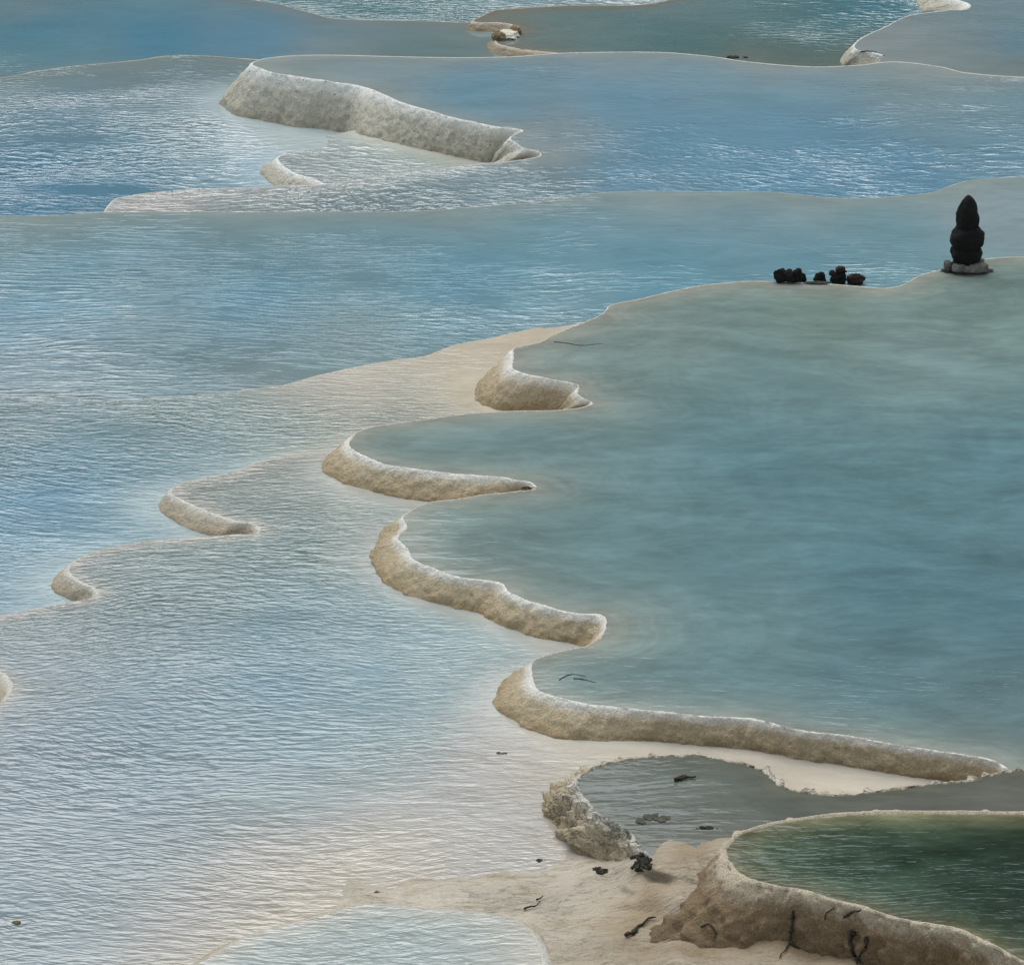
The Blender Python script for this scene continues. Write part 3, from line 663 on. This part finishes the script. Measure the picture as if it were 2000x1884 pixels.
# dark stones standing on the far rim
def stone(px, py, r, seed, mat, label, name='dark_stone', amp=.30, group='dark stones on the far rim of the teal pool', cat='stone', lumps=(), lift=.75):
    p = on(px, py); r = tuple(q * 1.12 for q in r); b = bmesh.new(); blob(b, (0, 0, r[2] * lift), r, seed, amp, 1.7, 4, .8)
    for dx, dy, dz, q in lumps: blob(b, (dx, dy, dz), (q, q, q), seed + dx * 90, .22, 2, 3)
    o = bm_obj(name, b, mat); o.location = p; tag(o, label, cat, group); return o
stone(1525, 550, (.049, .045, .056), 21, m_black, 'big round black stone, leftmost of the dark stones on the far rim', lumps=[(0, 0, .056, .046)])
stone(1543, 551, (.044, .04, .048), 22, m_black, 'black stone squeezed between the big round stone and a knobbly one on the rim', lift=.85)
stone(1557, 551, (.034, .03, .050), 23, m_black, 'small black stone with a domed top right of the squeezed stone', lift=.9)
stone(1567, 551, (.028, .03, .038), 24, m_black, 'knobbly black stone with pale flecks ending the left cluster on the rim', lumps=[(.008, -.01, .055, .018)])
stone(1601, 553, (.042, .04, .046), 25, m_black, 'lone small round black stone between the two clusters on the rim')
stone(1670, 554, (.066, .05, .044), 26, m_rust, 'low rust-brown boulder at the right end of the dark stones', amp=.25)
stone(1598, 553, (.09, .03, .006), 27, m_moss_shadow, 'thin flat dark slab lying under the lone round stone', lift=.6)
P0 = on(1637, 555); g = empty('carved_stone', (P0.x, P0.y, P0.z - .005))
tag(g, 'upright lumpy black carved stone with knobbly heads beside the rust-brown boulder', 'carved stone', 'dark stones on the far rim of the teal pool')
b = bmesh.new(); blob(b, (0, 0, .05), (.062, .055, .062), 31, .22, 2, 4, .8); blob(b, (.02, 0, .085), (.04, .04, .04), 32, .25, 2, 3); bm_obj('body', b, m_black, g)
b = bmesh.new(); blob(b, (.012, 0, .128), (.038, .035, .030), 33, .3, 2.4, 3); blob(b, (.042, 0, .135), (.014, .014, .018), 34, .2, 2, 3); blob(b, (.052, 0, .112), (.016, .014, .012), 35, .2, 2, 3); bm_obj('head', b, m_rust, g)
b = bmesh.new(); blob(b, (-.052, 0, .098), (.026, .026, .028), 36, .3, 2.4, 3); bm_obj('shoulder', b, m_rust, g)

# twigs and branches
def twig(lines, r, label, name='twig', mat=None, cat='twig', lift=.012, group=None):
    verts, faces = [], []
    for L in lines:
        q = catmull([(x, y) for x, y in L], 5); P = [on(x, y, lift) for x, y in q]; n = len(P); ns = 6
        P = [p + Vector((noise.noise(p * 30), noise.noise(p * 30 + Vector((5, 0, 0))), noise.noise(p * 30 + Vector((9, 0, 0))))) * r * .8 for p in P]
        k0 = len(verts)
        for i, p in enumerate(P):
            t = (P[min(i + 1, n - 1)] - P[max(i - 1, 0)]).normalized()
            a = t.cross(Vector((.3, .1, 1))).normalized(); c_ = t.cross(a)
            rr = r * (1 - .65 * i / (n - 1)) * (1 + .35 * noise.noise(p * 60))
            for k in range(ns): verts.append(p + (a * math.cos(k * 2 * math.pi / ns) + c_ * math.sin(k * 2 * math.pi / ns)) * rr)
        for i in range(n - 1):
            for k in range(ns): faces.append((k0 + i*ns + k, k0 + i*ns + (k+1) % ns, k0 + (i+1)*ns + (k+1) % ns, k0 + (i+1)*ns + k))
        faces.append(tuple(k0 + k for k in range(ns))[::-1]); faces.append(tuple(k0 + (n-1)*ns + k for k in range(ns)))
    o = mesh_obj(name, verts, faces, mat or m_wood); tag(o, label, cat, group); return o
G = 'twigs lying on the travertine'
twig([[(1549,1778),(1550,1800),(1543,1822),(1541,1842),(1534,1856),(1522,1872)], [(1541,1842),(1552,1849),(1562,1852)]], .009, 'upright forked black twig in the middle of the tall brown rim face', group=G)
twig([[(1671,1818),(1661,1838),(1668,1862),(1672,1884)], [(1694,1829),(1692,1846),(1680,1864),(1668,1878)]], .013, 'thick Y-shaped dark twig at the photo bottom on the brown rim face', group=G)
twig([[(1369,1812),(1380,1806),(1392,1812),(1398,1824),(1396,1838)], [(1397,1822),(1403,1821)]], .007, 'hooked thin dark twig low on the left part of the brown rim', group=G)
twig([[(1649,1788),(1660,1782),(1672,1777),(1682,1775)]], .010, 'short dark stick leaning on the lip of the green pool', group=G)
twig([[(1614,1794),(1617,1782),(1626,1776),(1632,1769)]], .005, 'curled thin twig just left of the stick on the green pool lip', group=G)
twig([[(1024,1778),(1036,1773),(1046,1772),(1056,1763)], [(1048,1760),(1062,1752)]], .006, 'small crooked twig on the tan apron above the bottom pool', group=G)
twig([[(1224,1830),(1236,1824),(1246,1811),(1258,1806),(1266,1796),(1282,1794)]], .011, 'dark crooked branch where the brown rim meets the apron', name='branch', cat='branch', group=G)
twig([[(1318,1526),(1330,1520),(1342,1519)], [(1326,1524),(1344,1521),(1358,1520)]], .011, 'dark broken twigs floating on the small grey pool', group='twigs floating on the water')
twig([[(1092,1328),(1108,1319),(1125,1317),(1146,1322)]], .004, 'upper of two thin curved stems floating by the lowest teal bay', name='stem', cat='stem', mat=m_stem, group='twigs floating on the water', lift=.003)
twig([[(1120,1325),(1140,1327),(1164,1333)]], .005, 'lower of two thin stems floating by the lowest teal bay', name='stem', cat='stem', mat=m_stem, group='twigs floating on the water', lift=.003)
twig([[(1082,668),(1110,671),(1135,675),(1178,671)]], .004, 'long thin stem floating in the uppermost bay of the teal pool', name='stem', cat='stem', mat=m_stem, group='twigs floating on the water', lift=.003)
twig([[(1020,953),(1030,951),(1038,955),(1030,958),(1022,955)], [(1034,954),(1046,955)]], .006, 'tiny black looped twig caught in the notch of the tan rim', group=G)
twig([[(1682,101),(1700,102),(1712,103)]], .008, 'thin dark stick at the tip of the top right rim', group=G)

# leaves and clumps
def clump(px, py, spread, n, r, label, name, cat, mat, seed, flat=.5, amp=.35):
    p0 = on(px, py); b = bmesh.new(); rnd = random.Random(seed)
    for k in range(n):
        q = on(px + rnd.gauss(0, .55) * spread[0], py + rnd.gauss(0, .55) * spread[1]); s_ = r * rnd.uniform(.25, 1.15)
        blob(b, q - p0 + Vector((0, 0, s_ * .15)), (s_ * rnd.uniform(.8, 1.6), s_, s_ * flat * rnd.uniform(.6, 1.3)), seed + k * 3.3, amp, 2.2, 3, 0, rnd.uniform(0, 3))
    o = bm_obj(name, b, mat, smooth=False); o.location = p0; tag(o, label, cat); return o
clump(30, 1801, (5, 1), 3, .020, 'curled brown leaf floating alone in the bottom left corner', 'dead_leaf', 'leaf', m_leaf, 1, .4)
clump(1056, 1680, (7, .5), 3, .015, 'small flat black leaf lying in shallow water left of the craggy rim', 'dead_leaf', 'leaf', m_moss_shadow, 2, .3)
clump(733, 1742, (7, 1), 3, .012, 'tiny brown leaf scrap on the left tip of the tan apron', 'dead_leaf', 'leaf', m_leaf, 3, .4)
clump(1252, 1684, (13, 14), 60, .016, 'black mossy clump at the lower end of the craggy rim', 'moss_clump', 'moss', m_moss_shadow, 4, .8, .5)
clump(1172, 1700, (11, 3.5), 22, .014, 'dark ragged moss at the foot of the craggy rim', 'moss_clump', 'moss', m_moss_shadow, 5, .6, .5)
clump(1272, 1598, (24, 7), 16, .022, 'olive silt mound breaking the surface of the small grey pool', 'silt_mound', 'mound', m_silt, 6, .22, .5)
clump(1385, 1617, (26, 1.5), 9, .016, 'thin dark line of debris along the near side of the small grey pool', 'debris_line', 'debris', m_moss_shadow, 7, .3, .5)
clump(1236, 1818, (8, 5), 5, .020, 'dark mud lump under the crooked branch', 'mud_lump', 'mud', m_moss_shadow, 8, .5, .5)
clump(1665, 1788 + 30, (2, 2), 2, .010, 'small dark pebble on the brown rim below the short stick', 'pebble', 'pebble', m_moss_shadow, 9, .8)
clump(1433, 113, (16, 1.5), 8, .035, 'dark tuft of debris on the far rim of the upper blue pool', 'debris_line', 'debris', m_moss_shadow, 10, .4, .5)
clump(980, 1470, (9, 1.5), 6, .012, 'small grey stain-like pebbles under shallow water left of the craggy rim', 'pebble', 'pebble', m_silt, 11, .25)
P0 = on(990, 78); rk = empty('notch_rock', (P0.x, P0.y, P0.z)); tag(rk, 'small cream and brown rock lying in the notch of the top pool rim', 'rock')
def local(px, py, dz): return on(px, py) - P0 + Vector((0, 0, dz))
b = bmesh.new(); blob(b, local(974, 78, .03), (.075, .07, .055), 41, .3, 2, 4); bm_obj('brown_end', b, m_brown, rk, False)
b = bmesh.new(); blob(b, local(1007, 66, .03), (.06, .07, .065), 42, .3, 2, 4); bm_obj('brown_end', b, m_brown, rk, False)
b = bmesh.new(); blob(b, local(990, 72, .015), (.13, .16, .05), 43, .3, 2, 4); bm_obj('pale_block', b, m_pale, rk, False)
